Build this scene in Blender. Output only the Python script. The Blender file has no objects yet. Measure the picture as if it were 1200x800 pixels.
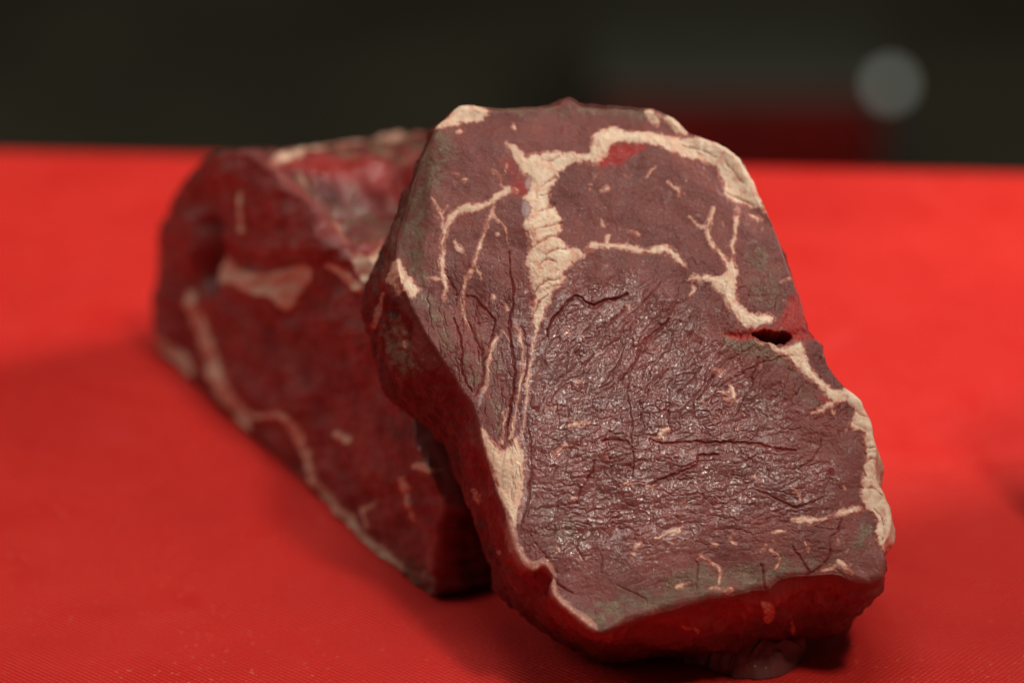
import bpy, bmesh, math, random
import numpy as np
from mathutils import Vector, Matrix

# ------------------------------------------------------------------ camera, world, lights, exposure
SC = bpy.context.scene
COL = SC.collection
PITCH = math.radians(24); LENS = 120.0; CAM_H = 0.356; FPX = 4000.0
FOCUS = 0.698; FSTOP = 6.9
cd = bpy.data.cameras.new('camera'); cam = bpy.data.objects.new('camera', cd); COL.objects.link(cam)
cam.location = (0, 0, CAM_H); cam.rotation_euler = (math.pi/2 - PITCH, 0, 0)
cd.lens = LENS; cd.sensor_width = 36; cd.sensor_fit = 'HORIZONTAL'; cd.clip_start = 0.02; cd.clip_end = 60
cd.dof.use_dof = True; cd.dof.focus_distance = FOCUS; cd.dof.aperture_fstop = FSTOP
SC.camera = cam
SC.view_settings.view_transform = 'Standard'; SC.view_settings.look = 'None'
SC.view_settings.exposure = 0.0; SC.view_settings.gamma = 1.0
SC.cycles.use_denoising = True
SC.cycles.max_bounces = 8

W = bpy.data.worlds.new('World'); SC.world = W; W.use_nodes = True
W.node_tree.nodes['Background'].inputs[0].default_value = (0.90, 0.82, 0.62, 1)
W.node_tree.nodes['Background'].inputs[1].default_value = 0.034

def area_light(name, loc, target, size, power, color, sy=None):
    ld = bpy.data.lights.new(name, 'AREA'); ld.energy = power; ld.color = color
    ld.shape = 'RECTANGLE'; ld.size = size; ld.size_y = sy or size
    o = bpy.data.objects.new(name, ld); COL.objects.link(o)
    o.location = loc
    o.rotation_euler = (Vector(target) - Vector(loc)).to_track_quat('-Z', 'Y').to_euler()
    return o
area_light('rig_light', (-0.04, 0.47, 1.20), (0.0, 0.70, 0.0), 0.50, 6.0, (1.0, 0.97, 0.90), 0.40)
area_light('rig_light', (0.80, 0.90, 0.64), (0.05, 0.74, 0.0), 0.26, 11.5, (1.0, 0.97, 0.90), 0.30)  # added side light, throws the unseen chunk's shade across the board
area_light('rig_light', (-0.80, 0.55, 0.80), (0.0, 0.72, 0.0), 0.70, 2.3, (1.0, 0.96, 0.90), 0.50)  # added left fill that softens shadows and lifts the rear cut
area_light('rig_light', (0.25, 0.20, 0.86), (0.03, 0.65, 0.06), 0.085, 4.0, (1.0, 0.95, 0.84), 0.12)  # small front light, placed so the wet face mirrors it as glints

# ------------------------------------------------------------------ geometry of the viewpoint (only used to read real positions off the photograph)
FW = np.array([0, math.cos(PITCH), -math.sin(PITCH)]); UP = np.array([0, math.sin(PITCH), math.cos(PITCH)])
RT = np.array([1., 0, 0]); CC = np.array([0, 0, CAM_H])
def ray(px, py):
    px = np.asarray(px, float); py = np.asarray(py, float)
    return RT*((px-600)/FPX)[..., None] - UP*((py-400)/FPX)[..., None] + FW
def on_plane(px, py, n, d):
    r = ray(px, py)
    return CC + r*((d - CC@n)/(r@n))[..., None]
def ground(px, py, z=0.0):
    return on_plane(px, py, np.array([0, 0, 1.]), z)
def project(P):
    q = P - CC
    z = q@FW
    return 600 + FPX*(q@RT)/z, 400 - FPX*(q@UP)/z

# ------------------------------------------------------------------ numeric noise
def smooth(a, b, x):
    t = np.clip((x-a)/(b-a), 0, 1); return t*t*(3-2*t)
_rs = np.random.RandomState(7)
_perm = _rs.permutation(256); _perm = np.concatenate([_perm, _perm, _perm])
_ang = _rs.rand(256)*2*np.pi; _gx = np.cos(_ang); _gy = np.sin(_ang)
_g3 = _rs.randn(256, 3); _g3 /= np.linalg.norm(_g3, axis=1)[:, None]
def perlin(x, y, seed=0):
    x = x + seed*17.13; y = y + seed*9.71
    xi = np.floor(x).astype(np.int64); yi = np.floor(y).astype(np.int64)
    xf = x-xi; yf = y-yi; u = xf*xf*xf*(xf*(xf*6-15)+10); v = yf*yf*yf*(yf*(yf*6-15)+10)
    def g(i, j):
        h = _perm[_perm[(xi+i) & 255] + ((yi+j) & 255)]
        return _gx[h]*(xf-i) + _gy[h]*(yf-j)
    a = g(0, 0); b = g(1, 0); c = g(0, 1); d = g(1, 1)
    return 1.5*((a*(1-u)+b*u)*(1-v) + (c*(1-u)+d*u)*v)
def perlin3(P, seed=0):
    P = P + seed*7.37
    I = np.floor(P).astype(np.int64); F = P-I; U = F*F*F*(F*(F*6-15)+10)
    out = 0
    for i in (0, 1):
        for j in (0, 1):
            for k in (0, 1):
                h = _perm[_perm[_perm[(I[..., 0]+i) & 255] + ((I[..., 1]+j) & 255)] + ((I[..., 2]+k) & 255)]
                g = _g3[h]
                dt = g[..., 0]*(F[..., 0]-i) + g[..., 1]*(F[..., 1]-j) + g[..., 2]*(F[..., 2]-k)
                w = (U[..., 0] if i else 1-U[..., 0])*(U[..., 1] if j else 1-U[..., 1])*(U[..., 2] if k else 1-U[..., 2])
                out = out + dt*w
    return 1.5*out

# ------------------------------------------------------------------ rasters that hold traced markings
def catmull(P, closed=False, k=6):
    P = np.asarray(P, float); n = len(P)
    if n < 3:
        t = np.linspace(0, 1, k+1)[:, None]; return P[0]*(1-t) + P[-1]*t
    out = []
    m = n if closed else n-1
    for i in range(m):
        if closed: p0, p1, p2, p3 = P[(i-1) % n], P[i], P[(i+1) % n], P[(i+2) % n]
        else: p0, p1, p2, p3 = P[max(i-1, 0)], P[i], P[i+1], P[min(i+2, n-1)]
        for t in np.arange(k)/k:
            out.append(0.5*((2*p1) + (-p0+p2)*t + (2*p0-5*p1+4*p2-p3)*t*t + (-p0+3*p1-3*p2+p3)*t**3))
    if not closed: out.append(P[-1])
    return np.array(out)

class Raster:
    def __init__(s, x0, x1, y0, y1, step):
        s.x0, s.y0, s.step = x0, y0, step
        s.xs = np.arange(x0, x1, step); s.ys = np.arange(y0, y1, step)
        s.X, s.Y = np.meshgrid(s.xs, s.ys)
    def new(s, v=0.0): return np.full(s.X.shape, v, np.float64)
    def win(s, P, pad):
        a = int(max(0, (P[:, 0].min()-pad-s.x0)/s.step)); b = int(min(len(s.xs), (P[:, 0].max()+pad-s.x0)/s.step+1))
        c = int(max(0, (P[:, 1].min()-pad-s.y0)/s.step)); d = int(min(len(s.ys), (P[:, 1].max()+pad-s.y0)/s.step+1))
        return slice(c, max(c, d)), slice(a, max(a, b))
    def line(s, pts, pad=6, k=4):
        """width minus distance to a polyline of (x, y, halfwidth)"""
        P = catmull(pts, k=k) if len(pts) > 2 else np.asarray(pts, float)
        w = s.win(P, pad + P[:, 2].max()); X = s.X[w]; Y = s.Y[w]
        best = np.full(X.shape, -1e3)
        for a, b in zip(P[:-1], P[1:]):
            dx, dy = b[0]-a[0], b[1]-a[1]; L = dx*dx+dy*dy+1e-9
            t = np.clip(((X-a[0])*dx+(Y-a[1])*dy)/L, 0, 1)
            dd = np.hypot(X-a[0]-t*dx, Y-a[1]-t*dy)
            np.maximum(best, a[2]+(b[2]-a[2])*t-dd, out=best)
        return w, best
    def poly(s, pts, pad=8, k=3):
        """signed distance, positive inside"""
        P = catmull(pts, True, k) if k > 1 else np.asarray(pts, float)
        w = s.win(P, pad); X = s.X[w]; Y = s.Y[w]
        best = np.full(X.shape, 1e6); ins = np.zeros(X.shape, bool)
        for a, b in zip(P, np.roll(P, -1, 0)):
            dx, dy = b[0]-a[0], b[1]-a[1]; L = dx*dx+dy*dy+1e-9
            t = np.clip(((X-a[0])*dx+(Y-a[1])*dy)/L, 0, 1)
            np.minimum(best, (X-a[0]-t*dx)**2+(Y-a[1]-t*dy)**2, out=best)
            c = ((a[1] > Y) != (b[1] > Y))
            if abs(dy) > 1e-9: ins ^= c & (X < dx*(Y-a[1])/dy+a[0])
        d = np.sqrt(best)
        return w, np.where(ins, d, -d)
    def sample(s, A, px, py, order=1):
        fx = np.clip((px-s.x0)/s.step, 0, A.shape[1]-1.001); fy = np.clip((py-s.y0)/s.step, 0, A.shape[0]-1.001)
        if order == 0: return A[np.round(fy).astype(int), np.round(fx).astype(int)]
        ix = fx.astype(int); iy = fy.astype(int); u = fx-ix; v = fy-iy
        return (A[iy, ix]*(1-u)+A[iy, ix+1]*u)*(1-v) + (A[iy+1, ix]*(1-u)+A[iy+1, ix+1]*u)*v

# ------------------------------------------------------------------ materials
def nodes_of(name):
    m = bpy.data.materials.new(name); m.use_nodes = True
    nt = m.node_tree; nt.nodes.clear()
    out = nt.nodes.new('ShaderNodeOutputMaterial'); b = nt.nodes.new('ShaderNodeBsdfPrincipled')
    nt.links.new(b.outputs[0], out.inputs[0])
    return m, nt, b
def N(nt, t, **kw):
    n = nt.nodes.new(t)
    for k, v in kw.items():
        if k.startswith('_'): n.inputs[k[1:].replace('_', ' ')].default_value = v
        else: setattr(n, k, v)
    return n
def mixc(nt, fac, a, b, blend='MIX'):
    m = nt.nodes.new('ShaderNodeMix'); m.data_type = 'RGBA'; m.blend_type = blend
    for i, v in ((0, fac), (6, a), (7, b)):
        if hasattr(v, 'links'): nt.links.new(v, m.inputs[i])
        elif i == 0: m.inputs[0].default_value = v
        else: m.inputs[i].default_value = (*v, 1)
    return m.outputs[2]
def math_(nt, op, a, b=0.0, c=0.0, clamp=False):
    m = nt.nodes.new('ShaderNodeMath'); m.operation = op; m.use_clamp = clamp
    for i, v in enumerate((a, b, c)):
        if hasattr(v, 'links'): nt.links.new(v, m.inputs[i])
        else: m.inputs[i].default_value = v
    return m.outputs[0]
def maprange(nt, v, a, b, c=0.0, d=1.0):
    m = nt.nodes.new('ShaderNodeMapRange'); m.interpolation_type = 'SMOOTHSTEP'
    nt.links.new(v, m.inputs[0])
    for i, x in enumerate((a, b, c, d)): m.inputs[1+i].default_value = x
    return m.outputs[0]
def noise(nt, co, scale, detail=3.0, rough=0.55, dist=0.0):
    n = nt.nodes.new('ShaderNodeTexNoise'); n.inputs['Scale'].default_value = scale
    n.inputs['Detail'].default_value = detail; n.inputs['Roughness'].default_value = rough; n.inputs['Distortion'].default_value = dist
    nt.links.new(co, n.inputs['Vector']); return n.outputs[0]

def meat_material(name, lean_a, lean_b, bump=1.0, gloss=1.0):
    """raw beef: colour of the tissue comes from the mark_a / mark_b attributes (fat, oxidised, fresh red, dark for cracks and painted shade / silverskin and painted sheen, wetness, warm tint)"""
    m, nt, b = nodes_of(name)
    tc = N(nt, 'ShaderNodeTexCoord').outputs['Object']
    A = N(nt, 'ShaderNodeAttribute', attribute_name='mark_a'); B = N(nt, 'ShaderNodeAttribute', attribute_name='mark_b')
    sa = N(nt, 'ShaderNodeSeparateColor'); sb = N(nt, 'ShaderNodeSeparateColor')
    nt.links.new(A.outputs['Color'], sa.inputs[0]); nt.links.new(B.outputs['Color'], sb.inputs[0])
    fat, ox, red = sa.outputs[0], sa.outputs[1], sa.outputs[2]
    silver, wet, tint = sb.outputs[0], sb.outputs[1], sb.outputs[2]; dark = A.outputs['Alpha']
    n1 = noise(nt, tc, 90, 5, 0.6, 0.6); n2 = noise(nt, tc, 420, 5, 0.65); n3 = noise(nt, tc, 1700, 4, 0.7)
    n4 = noise(nt, tc, 3600, 2, 0.6)
    lean = mixc(nt, maprange(nt, n1, 0.30, 0.70), lean_a, lean_b)
    lean = mixc(nt, maprange(nt, n2, 0.35, 0.75, 0, 0.55), lean, tuple(x*0.62 for x in lean_a))
    lean = mixc(nt, maprange(nt, n3, 0.50, 0.80, 0, 0.50), lean, (0.24, 0.080, 0.060))
    lean = mixc(nt, maprange(nt, n3, 0.48, 0.25, 0, 0.35), lean, (0.10, 0.012, 0.012))
    
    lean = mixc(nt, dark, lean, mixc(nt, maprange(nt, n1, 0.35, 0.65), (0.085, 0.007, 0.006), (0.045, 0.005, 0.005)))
    oxc = mixc(nt, maprange(nt, n2, 0.3, 0.7), (0.080, 0.046, 0.029), (0.140, 0.090, 0.053))
    oxc = mixc(nt, maprange(nt, n3, 0.5, 0.8, 0, 0.5), oxc, (0.19, 0.126, 0.08))
    oxf = math_(nt, 'MULTIPLY_ADD', math_(nt, 'ADD', math_(nt, 'ADD', n2, n3), -1.0), 1.3, ox)
    c = mixc(nt, math_(nt, 'MULTIPLY', maprange(nt, oxf, 0.30, 0.85), 0.85), lean, oxc)
    c = mixc(nt, red, c, mixc(nt, n2, (0.20, 0.006, 0.005), (0.30, 0.018, 0.012)))
    c = mixc(nt, silver, c, mixc(nt, n2, (0.30, 0.22, 0.22), (0.45, 0.34, 0.32)))
    fc = mixc(nt, maprange(nt, n1, 0.3, 0.7), (0.50, 0.355, 0.245), (0.57, 0.45, 0.33))
    fc = mixc(nt, maprange(nt, n2, 0.47, 0.75, 0, 0.8), fc, (0.52, 0.25, 0.165))
    fc = mixc(nt, math_(nt, 'MULTIPLY', tint, 0.7), fc, (0.46, 0.28, 0.21))
    fc = mixc(nt, maprange(nt, n3, 0.55, 0.85, 0, 0.5), fc, (0.68, 0.57, 0.44))
    mpf = N(nt, 'ShaderNodeMapping'); mpf.inputs['Rotation'].default_value = (0.3, 0.2, 0.35); mpf.inputs['Scale'].default_value = (1.0, 1.0, 0.22); nt.links.new(tc, mpf.inputs['Vector'])
    nfib = noise(nt, mpf.outputs[0], 620, 4, 0.65, 0.5)
    fc = mixc(nt, maprange(nt, nfib, 0.50, 0.68, 0, 0.75), fc, (0.46, 0.20, 0.135))
    fc = mixc(nt, maprange(nt, nfib, 0.42, 0.28, 0, 0.45), fc, (0.66, 0.55, 0.43))
    # a thin pink border where fat meets lean
    edge = math_(nt, 'MULTIPLY', maprange(nt, fat, 0.05, 0.35), maprange(nt, fat, 1.0, 0.45))
    ffat = maprange(nt, math_(nt, 'ADD', fat, maprange(nt, n3, 0.2, 0.8, -0.30, 0.30)), 0.22, 0.80)
    c = mixc(nt, ffat, c, fc)
    c = mixc(nt, math_(nt, 'MULTIPLY', edge, 0.5), c, (0.32, 0.09, 0.062))
    nt.links.new(c, b.inputs['Base Color'])
    # wetness: a dull base under a thin glossy film of moisture whose own relief breaks the reflections up
    r = maprange(nt, n2, 0.25, 0.75, 0.62, 0.45)
    r = math_(nt, 'MULTIPLY_ADD', fat, 0.06, r)
    nt.links.new(r, b.inputs['Roughness'])
    b.inputs['Specular IOR Level'].default_value = 0.16*gloss
    film = math_(nt, 'MULTIPLY', maprange(nt, wet, 0.05, 0.9, 0.08, 0.8), maprange(nt, n2, 0.30, 0.55, 0.25, 1.0))
    film = math_(nt, 'MULTIPLY', film, maprange(nt, fat, 0, 1, 1.0, 0.8))
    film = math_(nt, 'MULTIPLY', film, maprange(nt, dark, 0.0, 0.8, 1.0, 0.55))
    nt.links.new(film, b.inputs['Coat Weight'])
    b.inputs['Coat Roughness'].default_value = 0.09; b.inputs['Coat IOR'].default_value = 1.48
    hgt = math_(nt, 'MULTIPLY', n3, 1.2)
    hgt = math_(nt, 'MULTIPLY_ADD', n4, 0.35, hgt)
    hgt = math_(nt, 'MULTIPLY_ADD', n2, 0.6, hgt)
    bp = N(nt, 'ShaderNodeBump'); bp.inputs['Distance'].default_value = 0.00022*bump; nt.links.new(maprange(nt, fat, 0.0, 1.0, 0.7, 0.3), bp.inputs['Strength'])
    nt.links.new(hgt, bp.inputs['Height']); nt.links.new(bp.outputs[0], b.inputs['Normal'])
    mpw = N(nt, 'ShaderNodeMapping'); mpw.inputs['Scale'].default_value = (0.62, 1.0, 1.35); nt.links.new(tc, mpw.inputs['Vector'])
    n5 = noise(nt, mpw.outputs[0], 1350, 1.6, 0.5, 0.6)
    bp2 = N(nt, 'ShaderNodeBump'); bp2.inputs['Distance'].default_value = 0.00021*bump; bp2.inputs['Strength'].default_value = 1.0
    nt.links.new(math_(nt, 'MULTIPLY_ADD', n2, 0.55, n5), bp2.inputs['Height']); nt.links.new(bp2.outputs[0], b.inputs['Coat Normal'])
    return m

def plain(name, col, rough=0.5, spec=0.5, var=0.15, scale=40, metal=0.0):
    m, nt, b = nodes_of(name)
    tc = N(nt, 'ShaderNodeTexCoord').outputs['Object']
    n = noise(nt, tc, scale, 4, 0.6)
    c = mixc(nt, maprange(nt, n, 0.3, 0.7), tuple(x*(1-var) for x in col), tuple(min(1, x*(1+var)) for x in col))
    nt.links.new(c, b.inputs['Base Color']); b.inputs['Roughness'].default_value = rough
    b.inputs['Specular IOR Level'].default_value = spec; b.inputs['Metallic'].default_value = metal
    return m

# ------------------------------------------------------------------ object helpers
def mesh_np(name, verts, quads, tris=None, mat=None, parent=None, normals=None, attrs=None):
    tris = np.zeros((0, 3), np.int64) if tris is None else tris
    used = np.zeros(len(verts), bool); used[quads.ravel()] = True; used[tris.ravel()] = True
    idx = np.cumsum(used)-1
    quads = idx[quads]; tris = idx[tris]; V = verts[used]
    me = bpy.data.meshes.new(name)
    me.vertices.add(len(V)); me.vertices.foreach_set('co', V.astype(np.float32).ravel())
    loops = np.concatenate([quads.ravel(), tris.ravel()]).astype(np.int32)
    me.loops.add(len(loops)); me.loops.foreach_set('vertex_index', loops)
    starts = np.concatenate([np.arange(len(quads))*4, len(quads)*4 + np.arange(len(tris))*3]).astype(np.int32)
    me.polygons.add(len(starts)); me.polygons.foreach_set('loop_start', starts)
    me.update(calc_edges=True)
    me.shade_smooth()
    if attrs:
        for k, a in attrs.items():
            at = me.attributes.new(k, 'FLOAT_COLOR', 'POINT')
            at.data.foreach_set('color', a[used].astype(np.float32).ravel())
    if normals is not None:
        me.normals_split_custom_set_from_vertices(normals[used].tolist())
    if mat: me.materials.append(mat)
    o = bpy.data.objects.new(name, me); COL.objects.link(o)
    if parent: o.parent = parent
    return o
def bm_obj(name, bm, mat, parent=None, smooth_=True):
    me = bpy.data.meshes.new(name); bm.to_mesh(me); bm.free()
    if smooth_: me.shade_smooth()
    me.materials.append(mat)
    o = bpy.data.objects.new(name, me); COL.objects.link(o)
    if parent: o.parent = parent
    return o
def thing(name, label, cat, loc=(0, 0, 0), group=None):
    o = bpy.data.objects.new(name, None); COL.objects.link(o); o.location = loc; o.empty_display_size = 0.02
    o['label'] = label; o['category'] = cat
    if group: o['group'] = group
    return o
def box_bm(cx, cy, cz, sx, sy, sz, bev=0.0, seg=3, rot=0.0, bm=None):
    b2 = bmesh.new(); bmesh.ops.create_cube(b2, size=1.0)
    bmesh.ops.scale(b2, vec=(sx, sy, sz), verts=b2.verts)
    if bev: bmesh.ops.bevel(b2, geom=b2.edges[:], offset=bev, segments=seg, profile=0.6, affect='EDGES')
    if rot: bmesh.ops.rotate(b2, cent=(0, 0, 0), matrix=Matrix.Rotation(rot, 3, 'Z'), verts=b2.verts)
    bmesh.ops.translate(b2, vec=(cx, cy, cz), verts=b2.verts)
    return b2

# ------------------------------------------------------------------ the setting: dark floor and wall far behind, worktop under the board
FLOOR_Z = -0.86
floor_m = plain('floor_dark', (0.165, 0.150, 0.105), 0.6, 0.3, 0.25, 3.0)
wall_m = plain('wall_dark', (0.15, 0.14, 0.11), 0.8, 0.2, 0.15, 1.5)
bm = bmesh.new(); bmesh.ops.create_grid(bm, x_segments=8, y_segments=8, size=8.0)
bmesh.ops.translate(bm, vec=(0, 3, FLOOR_Z), verts=bm.verts)
fl = bm_obj('floor', bm, floor_m, None, False); fl['kind'] = 'structure'
bm = box_bm(0, 9.0, FLOOR_Z+1.5, 14, 0.2, 3.0)
wl = bm_obj('back_wall', bm, wall_m, None, False); wl['kind'] = 'structure'

# board edge line read off the photograph at z = 0
EA = ground(np.array([0.]), np.array([174.]))[0]; EB = ground(np.array([1200.]), np.array([201.]))[0]
yaw = math.atan2(EB[1]-EA[1], EB[0]-EA[0])
ed = np.array([math.cos(yaw), math.sin(yaw), 0]); en = np.array([-math.sin(yaw), math.cos(yaw), 0])
mid = (EA+EB)/2
BW, BD, BT = 0.90, 0.62, 0.018
bc = mid - en*BD/2
def board_material():
    m, nt, b = nodes_of('red_board_plastic')
    tc = N(nt, 'ShaderNodeTexCoord').outputs['Object']
    n0 = noise(nt, tc, 9, 4, 0.6); n1 = noise(nt, tc, 45, 4, 0.6, 0.5); n2 = noise(nt, tc, 900, 3, 0.7)
    c = mixc(nt, maprange(nt, n0, 0.35, 0.65), (0.60, 0.020, 0.015), (0.68, 0.027, 0.019))
    c = mixc(nt, maprange(nt, n1, 0.55, 0.75, 0, 0.55), c, (0.62, 0.014, 0.012))      # stains left by meat juice
    c = mixc(nt, maprange(nt, n1, 0.40, 0.22, 0, 0.16), c, (0.80, 0.10, 0.075))
    # embossed weave of tiny ribs
    mp = N(nt, 'ShaderNodeMapping'); mp.inputs['Rotation'].default_value = (0, 0, math.radians(36)); nt.links.new(tc, mp.inputs['Vector'])
    w1 = N(nt, 'ShaderNodeTexWave', wave_type='BANDS', bands_direction='Y'); w1.inputs['Scale'].default_value = 0.314/0.00105
    w1.inputs['Distortion'].default_value = 0.7; w1.inputs['Detail'].default_value = 1.0; w1.inputs['Detail Scale'].default_value = 0.4
    w2 = N(nt, 'ShaderNodeTexWave', wave_type='BANDS', bands_direction='X'); w2.inputs['Scale'].default_value = 0.314/0.0011
    w2.inputs['Distortion'].default_value = 0.7; w2.inputs['Detail'].default_value = 1.0; w2.inputs['Detail Scale'].default_value = 0.4
    nt.links.new(mp.outputs[0], w1.inputs['Vector']); nt.links.new(mp.outputs[0], w2.inputs['Vector'])
    h = math_(nt, 'MULTIPLY_ADD', w2.outputs['Fac'], 0.45, w1.outputs['Fac'])
    h = math_(nt, 'MULTIPLY_ADD', n2, 1.1, h)
    # tiny pale specks painted in as glints on the ribs
    v = N(nt, 'ShaderNodeTexVoronoi', feature='F1'); v.inputs['Scale'].default_value = 420; nt.links.new(tc, v.inputs['Vector'])
    patch = maprange(nt, n1, 0.38, 0.60)
    spk = math_(nt, 'MULTIPLY', maprange(nt, v.outputs['Distance'], 0.17, 0.08), patch)
    c = mixc(nt, math_(nt, 'MULTIPLY', spk, 0.42), c, (0.85, 0.30, 0.20))
    nt.links.new(c, b.inputs['Base Color'])
    bp = N(nt, 'ShaderNodeBump'); bp.inputs['Distance'].default_value = 0.00024; bp.inputs['Strength'].default_value = 0.8
    nt.links.new(h, bp.inputs['Height']); nt.links.new(bp.outputs[0], b.inputs['Normal'])
    nt.links.new(maprange(nt, n1, 0.3, 0.7, 0.50, 0.38), b.inputs['Roughness'])
    b.inputs['Specular IOR Level'].default_value = 0.42
    return m
bm = box_bm(0, 0, -BT/2, BW, BD, BT, 0.003, 3)
board = bm_obj('cutting_board', bm, board_material(), None)
board.data.shade_flat()
board.location = (bc[0], bc[1], 0); board.rotation_euler = (0, 0, yaw)
board['label'] = 'large red plastic cutting board with a fine ribbed surface under the meat'; board['category'] = 'cutting board'
bm = box_bm(0, 0, -BT-0.0205, 1.8, BD+0.10, 0.04, 0.002, 2)
wt = bm_obj('worktop', bm, plain('worktop_steel', (0.10, 0.10, 0.095), 0.4, 0.5, 0.1, 30), None, False); wt['kind'] = 'structure'
wt.location = (bc[0]-en[0]*0.07, bc[1]-en[1]*0.07, 0); wt.rotation_euler = (0, 0, yaw)

# ------------------------------------------------------------------ one slab of meat from a traced outline
def build_slab(root, R, outline, centre, n, d, thick, na, nr, nw, face, wall, mat, bulge=(), jag=1.0, edge_r=6.0, back_scale=0.97,
               pxm=0.000173, seed=0, wallshade=.72, parts=None, post=None):
    P = catmull(outline, True, 8)
    L = np.concatenate([[0], np.cumsum(np.hypot(*(np.roll(P, -1, 0)-P).T))])
    s = np.arange(na)/na*L[-1]
    Pc = np.vstack([P, P[:1]])
    ox = np.interp(s, L, Pc[:, 0]); oy = np.interp(s, L, Pc[:, 1])
    per = L[-1]
    # ragged cut edge
    dirx = ox-centre[0]; diry = oy-centre[1]; rr = np.hypot(dirx, diry)
    def ring_noise(wl, sd):
        k = max(3, int(per/wl)); a = np.arange(na)/na*2*np.pi
        return perlin(np.cos(a)*k/6.28+40, np.sin(a)*k/6.28+40, sd)
    jg = jag*(1.6*ring_noise(38, 1+seed)+1.0*ring_noise(14, 2+seed)+0.55*ring_noise(6, 3+seed))
    rr2 = rr + jg
    ox = centre[0]+dirx/rr*rr2; oy = centre[1]+diry/rr*rr2
    rf = (np.arange(nr)+1)/nr
    rf = 0.004 + 0.996*rf
    FX = centre[0] + rf[:, None]*(ox-centre[0])[None]; FY = centre[1] + rf[:, None]*(oy-centre[1])[None]
    # distance from the edge, measured across the edge
    tx = np.roll(ox, -3)-np.roll(ox, 3); ty = np.roll(oy, -3)-np.roll(oy, 3); tl = np.hypot(tx, ty)
    cr = np.abs(tx*(oy-centre[1]) - ty*(ox-centre[0]))/tl/rr2
    de = (1-rf)[:, None]*(rr2*np.clip(cr, 0.35, 1))[None]
    er = edge_r(ox, oy) if callable(edge_r) else np.full(na, edge_r)
    q = np.clip(1-de/er[None], 0, 1)
    drop = -er[None]*(1-np.sqrt(np.clip(1-q*q, 0, 1)))
    base = on_plane(FX, FY, n, d)
    fa = face(R, FX, FY, de)                      # dict h (px units), a (4 columns), b, pid
    fade = smooth(0, 3.0, de)
    hh = fa['h']*(0.35+0.65*fade) + drop
    Vf = base + n*(hh*pxm)[..., None]
    # wall
    O3 = base[-1]; T = np.roll(O3, -6, 0)-np.roll(O3, 6, 0); T /= np.linalg.norm(T, axis=1)[:, None]
    out = np.cross(T, n); out /= np.linalg.norm(out, axis=1)[:, None]
    c3 = on_plane(np.array([centre[0]]), np.array([centre[1]]), n, d)[0]
    if np.mean(np.sum(out*(O3-c3), 1)) < 0: out = -out
    # smooth outward direction a little
    for _ in range(3):
        out = sum(np.roll(out, k, 0) for k in range(-10, 11, 2)); out /= np.linalg.norm(out, axis=1)[:, None]
    t = np.linspace(0, 1, nw+1)[1:]
    t = t**1.15
    start = er*pxm
    depth = start[None] + t[:, None]*(thick-start[None])
    O3s = O3.copy(); ks = max(2, na//90)
    for _ in range(4): O3s = sum(np.roll(O3s, k, 0) for k in (-ks, -ks//2, 0, ks//2, ks))/5
    wq = smooth(0, .45, t)[:, None, None]
    Vw = O3[None]*(1-wq) + O3s[None]*wq - n*depth[..., None]
    bl = np.zeros((nw, na))
    for (bx, by, sig, amt, peak) in bulge:
        g = np.exp(-((ox-bx)**2+(oy-by)**2)/(2*sig*sig))
        prof = np.where(t < peak, np.sin(np.clip(t/peak, 0, 1)*np.pi/2)**1.0, np.cos(np.clip((t-peak)/(1-peak), 0, 1)*np.pi/2)**0.6*0.6+0.4)
        bl += g[None]*prof[:, None]*amt
    bl += (0.0016*np.sin(np.clip(t, 0, 1)*np.pi))[:, None]
    tail = smooth(0.86, 1.0, t); bl -= (tail*0.0035)[:, None]
    Vw = Vw + out[None]*bl[..., None]
    wn = 0.0015*perlin3(Vw*75, 1+seed) + 0.0012*perlin3(Vw*190, 2+seed) + 0.0005*perlin3(Vw*560, 3+seed) + 0.00018*perlin3(Vw*1500, 4+seed)
    Vw = Vw + out[None]*(wn*smooth(0, 0.12, t)[:, None])[..., None]
    wx, wy = project(Vw)
    wa = wall(R, wx, wy, Vw, t)
    Vw = Vw + out[None]*(wa['h']*pxm*smooth(0, 0.08, t)[:, None])[..., None]
    # back
    nb = 10; tb = (np.arange(nb)+1)/(nb+1)
    last = Vw[-1]; cb = last.mean(0)
    Vb = last[None] + (cb-last)[None]*tb[:, None, None]
    rings = np.concatenate([Vf, Vw, Vb], 0)
    nrt = rings.shape[0]
    A = np.zeros((nrt, na, 4)); B = np.zeros((nrt, na, 4)); B[..., 3] = 1; A[nr:, :, 3] = wallshade; A[nr:nr+nw, :, 3] = np.maximum(A[nr:nr+nw, :, 3], wa.get('dark', 0)); A[:nr, :, 3] = fa.get('dark', 0)  # walls and back get their shade painted in as darker tissue
    for j, k in enumerate(('fat', 'ox', 'red')):
        A[:nr, :, j] = fa[k]; A[nr:nr+nw, :, j] = wa[k]; A[nr+nw:, :, j] = wa[k][-1]
    for j, k in enumerate(('silver', 'wet', 'tint')):
        B[:nr, :, j] = fa[k]; B[nr:nr+nw, :, j] = wa[k]; B[nr+nw:, :, j] = wa[k][-1]
    # blend attributes over the rim so that no hard line appears
    kb = 6
    for M_ in (A, B):
        f0 = M_[nr-1].copy()
        for i in range(kb):
            w_ = 1-(i+1)/(kb+1); M_[nr+i] = f0*w_ + M_[nr+i]*(1-w_)
    pid = np.full((nrt, na), 0); pid[:nr] = fa['pid']; pid[nr:nr+nw] = wa['pid']
    if post is not None: rings = post(rings)
    ctr = rings[0].mean(0); endc = rings[-1].mean(0)
    V = np.concatenate([rings.reshape(-1, 3), ctr[None], endc[None]])
    At = np.concatenate([A.reshape(-1, 4), A[0, :1], A[-1, :1]]); Bt = np.concatenate([B.reshape(-1, 4), B[0, :1], B[-1, :1]])
    ids = np.arange(nrt*na).reshape(nrt, na); nx = np.roll(ids, -1, 1)
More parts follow.
